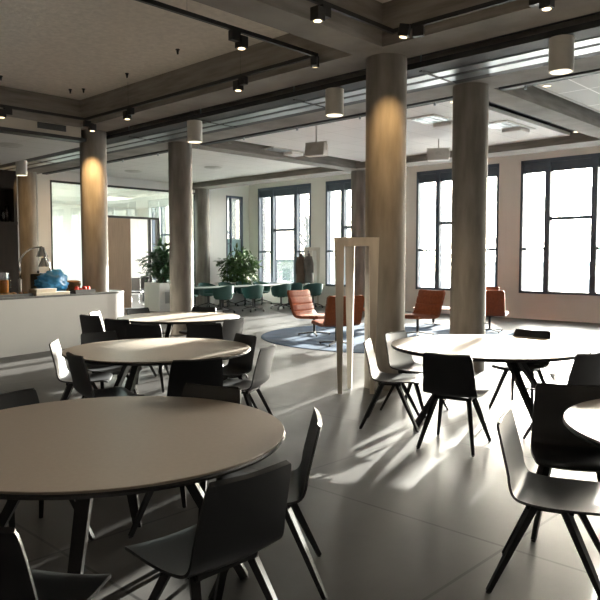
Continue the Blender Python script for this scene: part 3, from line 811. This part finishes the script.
o = on_counter('cooking_pot', 38.5, .80, 'dark pot under the heat lamp behind the blue bag', 'pot')
MB().lathe([(0, 0), (.13, 0), (.14, .02), (.14, .34), (.13, .36), (0, .37)], seg=28).build('pot_body', 'pot', o, True, 40)
MB().lathe([(0, .42), (.02, .415), (.02, .37), (0, .368)], seg=12).build('lid_knob', 'black', o, True)
for nm, px, d, z, dx, hh, t in (('flat_box', 50, .08, ZC, .36, .055, 'larger cream board box on the counter edge, lowest of two'), ('flat_box', 43, .10, ZC + .056, .21, .06, 'smaller cream board box on top of another, beside the blue bag')):
    o = on_counter(nm, px, d, t, 'box', z, 'cream boxes on the counter')
    MB().span((-dx, -.09, 0), (dx, .12, hh * .72), bevel=.006).build('box_body', 'paper', o)
    MB().span((-dx - .004, -.094, hh * .72), (dx + .004, .124, hh), bevel=.004).build('box_lid', 'paper', o)
x, y = cpos(52, .42)
bg = MB(); rr = bmesh.ops.create_icosphere(bg.bm, subdivisions=4, radius=1)
for v_ in rr['verts']:
    p = v_.co.normalized(); q = p.copy()
    k = 1 + .10 * math.sin(9 * q.x + 4 * q.z) * math.sin(7 * q.y + 2) + .07 * math.sin(17 * q.z + 9 * q.x) + .045 * math.sin(23 * q.y + 13 * q.x) + random.uniform(-.02, .02)
    v_.co = Vector((p.x * .29 * k, p.y * .2 * k, max(.001, .19 + p.z * .21 * k + (.05 if p.x > .1 and p.z > .3 else 0))))
o = bg.build('plastic_bag', 'bluebag', None, True); o.location = (x, y, ZC + .001); tag(o, 'crumpled blue plastic bag on the counter', 'bag')
o = on_counter('bread_basket', 72, .55, 'brown wicker bread basket behind the fruit tray, beside the column', 'basket')
MB().lathe([(0, 0), (.11, 0), (.16, .15), (.17, .17), (.15, .17), (.10, .015), (0, .015)], seg=28).build('basket_body', 'wicker', o, True, 50)
MB().lathe([(.1, .16), (.165, .20), (.1, .225), (0, .23)], seg=24).build('basket_lid', 'wicker', o, True)
o = on_counter('fruit_tray', 81, .14, 'black tray with red fruit on the counter in front of the column', 'tray')
MB().span((-.24, -.12, 0), (.24, .06, .02)).span((-.24, -.12, .02), (.24, -.108, .07)).span((-.24, .048, .02), (.24, .06, .07)).span((-.24, -.108, .02), (-.228, .048, .07)).span((.228, -.108, .02), (.24, .048, .07)).build('tray_body', 'worktop', o)
x0, y0 = cpos(81, .14)
for k in range(8):
    t = -.16 + .045 * k; d = -.06 + .05 * (k % 2)
    p = MB().blob((0, 0, 0), .043, 2, .02, (1, 1, .92)).build('fruit', 'fruit', None, True)
    p.location = (x0 + t * math.cos(CR) - d * math.sin(CR), y0 + t * math.sin(CR) + d * math.cos(CR), ZC + .062 + .03 * (k % 3 == 1)); tag(p, 'round red fruit in the black tray by the column', 'fruit', 'red fruit in the black tray')

# kitchen cupboards at far left
kc = tag(empty('kitchen_cupboard', (0, 17.0, 0)), 'tall dark kitchen cupboard wall with a niche of glasses at the far left', 'cupboard')
ue = along(19, v=17.0)[0]
b = MB().span((U0 + .1, 0, 0), (ue, .6, 2.5)); b.span((U0 + .1, 0, 3.35), (ue, .6, 3.8)); b.span((U0 + .1, .5, 2.5), (ue, .6, 3.35)); b.span((ue - .08, 0, 2.5), (ue, .5, 3.35)); b.build('carcass', 'kitchen', kc)
for k in range(5):
    MB().span((ue - .09 - .62 * (k + 1) + .01, -.025, .08), (ue - .09 - .62 * k, -.001, 2.47)).build('door', 'kitchen', kc)
    MB().span((ue - .09 - .62 * (k + 1) + .01, -.025, 3.38), (ue - .09 - .62 * k, -.001, 3.78)).build('door', 'kitchen', kc)
MB().span((U0 + .1, -.02, 2.47), (ue, .5, 2.53)).build('shelf', 'kitchen', kc)
for px, hh in ((5, .3), (8.8, .42), (14, .25)):
    x, y = along(px, v=17.2)
    g = MB().lathe([(0, .004), (.05, .004), (.06, hh * .5), (.05, hh), (.046, hh), (.055, hh * .5), (.045, .012), (0, .012)], seg=20).build('glass_carafe', 'tumbler', None, True); g.location = (x, y, 2.53)
    tag(g, {5: 'small glass at the left in the kitchen niche', 8.8: 'tallest glass carafe in the kitchen niche', 14: 'short glass at the right in the kitchen niche'}[px], 'glass', 'glasses in the kitchen niche')

# meeting room furniture seen through the door
def office_chair(px, v, a, label):
    x, y = along(px, v=v); o = tag(empty('office_chair', (x, y, 0), R(a)), label, 'chair', 'dark chairs in the meeting room')
    MB().span((-.23, -.23, .43), (.23, .23, .5), bevel=.03).build('seat', 'black', o)
    MB().span((-.27, -.22, .52), (-.21, .22, .98), bevel=.025).build('backrest', 'black', o)
    for s in (-1, 1): MB().tube([(.2, s * .25, .43), (.25, s * .25, .02), (-.25, s * .25, .02)], .013, 8).build('sled_leg', 'chrome', o, True)
    return o
office_chair(136, 20.6, 40, 'dark meeting room chair just inside the open door')
office_chair(146, 21.6, 60, 'second dark meeting room chair left of the planter leaves')
mt2 = tag(empty('conference_table', (15.5, 23.3, 0)), 'dark table in the meeting room behind the glass', 'table')
MB().span((-1.0, -1.2, .71), (1.0, 1.2, .745), bevel=.005).build('table_top', 'tabledark', mt2)
for sx in (-1, 1):
    for sy in (-1, 1): MB().bar((sx * .85, sy * 1.05, .71), (sx * .85, sy * 1.05, 0), .05, .05).build('table_leg', 'black', mt2)

o = tag(empty('fill_light_panel', (13.6, 22.6, 3.88)), 'flat fill light added in the meeting room behind the glass', 'fill light')  # added panel for the fill light, no such fitting known in the meeting room
MB().span((-.6, -.6, -.02), (.6, .6, .018)).build('light_frame', 'lampwhite', o); MB().span((-.56, -.56, -.026), (.56, .56, -.02)).build('diffuser', 'lenswhite', o)
# ------------------------------------------------------------------ outside
g = MB().span((UW + .4, -60, -3.2), (160, 120, -3.0)).build('ground', 'ground'); struct(g)
struct(MB().span((UW + .4, V0, -.35), (UW + 4.2, V1, -.02)).build('terrace', 'terrace'), 'pale sunlit terrace outside the windows', 'terrace')
rl = tag(empty('balcony_rail', (UW + 3.9, 5, 0)), 'pale rail outside the right windows', 'railing')
MB().span((-.05, -9, .98), (.05, 6, 1.12)).build('handrail', 'rail', rl)
for k in range(9): MB().span((-.02, -8.8 + 1.8 * k, -.02), (.02, -8.76 + 1.8 * k, .98)).build('post', 'rail', rl)
def house(u, v, w, d, h, label):
    o = tag(empty('distant_building', (u, v, -3)), label, 'building', 'buildings outside')
    MB().span((-d / 2, -w / 2, 0), (d / 2, w / 2, h)).build('facade', 'facade', o)
    MB().span((-d / 2 - .3, -w / 2 - .3, h), (d / 2 + .3, w / 2 + .3, h + .4)).build('roof', 'facade_dark', o)
    for k in range(int(w / 3)): MB().span((-d / 2 - .05, -w / 2 + .8 + 3 * k, 1.2), (-d / 2, -w / 2 + 2.4 + 3 * k, h - 1)).build('window', 'facade_dark', o)
house(80, 66, 22, 10, 4.2, 'low pale building outside the left windows')
house(70, 20, 30, 12, 4.0, 'low pale building outside the right windows')
def tree(u, v, h, label):
    o = tag(empty('bare_tree', (u, v, -3)), label, 'tree', 'hazy trees outside')
    st = MB().tube([(0, 0, 0), (.1, 0, h * .4), (0, .1, h * .75)], [.25, .18, .08], 8)
    for k in range(26):
        a = random.uniform(0, 2 * PI); z = h * random.uniform(.3, .7); l = h * random.uniform(.2, .38)
        e = Vector((math.cos(a) * l * .7, math.sin(a) * l * .7, z + l * .8))
        st.tube([(0, 0, z), e * .5 + Vector((0, 0, z * .5)), e], [.07, .05, .02], 5)
    st.build('trunk', 'treeleaf', o)
    tw = MB()
    for k in range(700):
        p = Vector((random.gauss(0, .4), random.gauss(0, .4), random.gauss(0, .4)))
        c = Vector((p.x * h * .5, p.y * h * .5, h * .68 + p.z * h * .42)); d = Vector((random.uniform(-1, 1), random.uniform(-1, 1), random.uniform(-.2, 1))).normalized() * .5
        tw.bar(c, c + d, .05, .05, .02, .02)
    tw.build('twigs', 'treeleaf', o)
tree(50, 44, 10, 'hazy bare tree outside the left tall window')
tree(62, 58, 13, 'taller hazy bare tree outside the left tall window')
tree(56, 33, 9, 'hazy bare tree farther right outside the window by the coat rack')

# ------------------------------------------------------------------ light
SUN_AZ, SUN_EL = 15.0, 12.3
w = bpy.data.worlds.new('sky'); SC.world = w; w.use_nodes = True
nt = w.node_tree; bgn = nt.nodes['Background']
sky = nt.nodes.new('ShaderNodeTexSky'); sky.sky_type = 'NISHITA'; sky.sun_disc = False
sky.sun_elevation = R(SUN_EL); sky.sun_rotation = R(90 - SUN_AZ); sky.air_density = 1.2; sky.dust_density = 2.5
hs = nt.nodes.new('ShaderNodeHueSaturation'); hs.inputs['Saturation'].default_value = .38
nt.links.new(sky.outputs[0], hs.inputs['Color']); nt.links.new(hs.outputs[0], bgn.inputs['Color'])
bgn.inputs['Strength'].default_value = .8
sl = bpy.data.lights.new('sun', 'SUN'); sl.energy = 12.0; sl.angle = R(.6); sl.color = (1, .95, .87)
so = bpy.data.objects.new('sun', sl); COL.objects.link(so)
d = Vector((-math.cos(R(SUN_EL)) * math.cos(R(SUN_AZ)), -math.cos(R(SUN_EL)) * math.sin(R(SUN_AZ)), -math.sin(R(SUN_EL))))
so.rotation_euler = d.to_track_quat('-Z', 'Y').to_euler()
for k, vl in enumerate(wins):            # sky portals in the window openings
    a = bpy.data.lights.new('window_portal', 'AREA'); a.shape = 'RECTANGLE'; a.size = 3.5; a.size_y = 2.6; a.cycles.is_portal = True
    ao = bpy.data.objects.new('window_portal', a); COL.objects.link(ao); ao.location = (UW + .35, vl - 1.35, 2.46)
    ao.rotation_euler = Vector((-1, 0, 0)).to_track_quat('-Z', 'Y').to_euler()
def spotlight(p, q, e, ang, col=(1, .62, .26), r=.03):
    a = bpy.data.lights.new('spot_beam', 'SPOT'); a.energy = e; a.spot_size = R(ang); a.spot_blend = 1.0; a.color = col; a.shadow_soft_size = r
    o = bpy.data.objects.new('spot_beam', a); COL.objects.link(o); o.location = p
    o.rotation_euler = (Vector(q) - Vector(p)).to_track_quat('-Z', 'Y').to_euler()
x, y = tv(90, 11.42), 11.42
spotlight((x + .1, y, 3.90), (6.72, 11.95, 2.6), 75, 66)
spotlight((6.32, tu(416, 6.3) + .25, 3.88), (6.8, 5.05, 2.4), 26, 74)
spotlight((6.3, 5.9, 3.9), (6.75, 5.3, 2.4), 8, 60)
spotlight((7.7, 16.5, 3.7), (8.65, 18.8, 2.2), 32, 90)
spotlight((14.6, 11.6, 4.15), (14.9, 12.0, 2.8), 6, 60)
for v in (3.1, 6.27, 9.4, 16.05): spotlight((7.25, v, 3.58), (7.25, v, 0), 8, 80, (1, .8, .55), .1)
a = bpy.data.lights.new('meeting_room_fill', 'AREA'); a.size = 1.1; a.energy = 120; a.color = (.95, 1, .98)  # added fill that brightens the room behind the glass
ao = bpy.data.objects.new('meeting_room_fill', a); COL.objects.link(ao); ao.location = (13.6, 22.6, 3.84)
for u in (1.5, 4.0): spotlight((u, 13.6, 3.8), (u, 13.4, 0), 12, 110, (1, .72, .42), .1)

SC.view_settings.view_transform = 'Standard'; SC.view_settings.look = 'None'; SC.view_settings.gamma = 1
SC.view_settings.use_curve_mapping = False; SC.view_settings.exposure = 2.32
SC.cycles.use_denoising = True
SC.cycles.max_bounces = 10; SC.cycles.diffuse_bounces = 6; SC.cycles.sample_clamp_indirect = 8
SC.cycles.caustics_reflective = False; SC.cycles.caustics_refractive = False
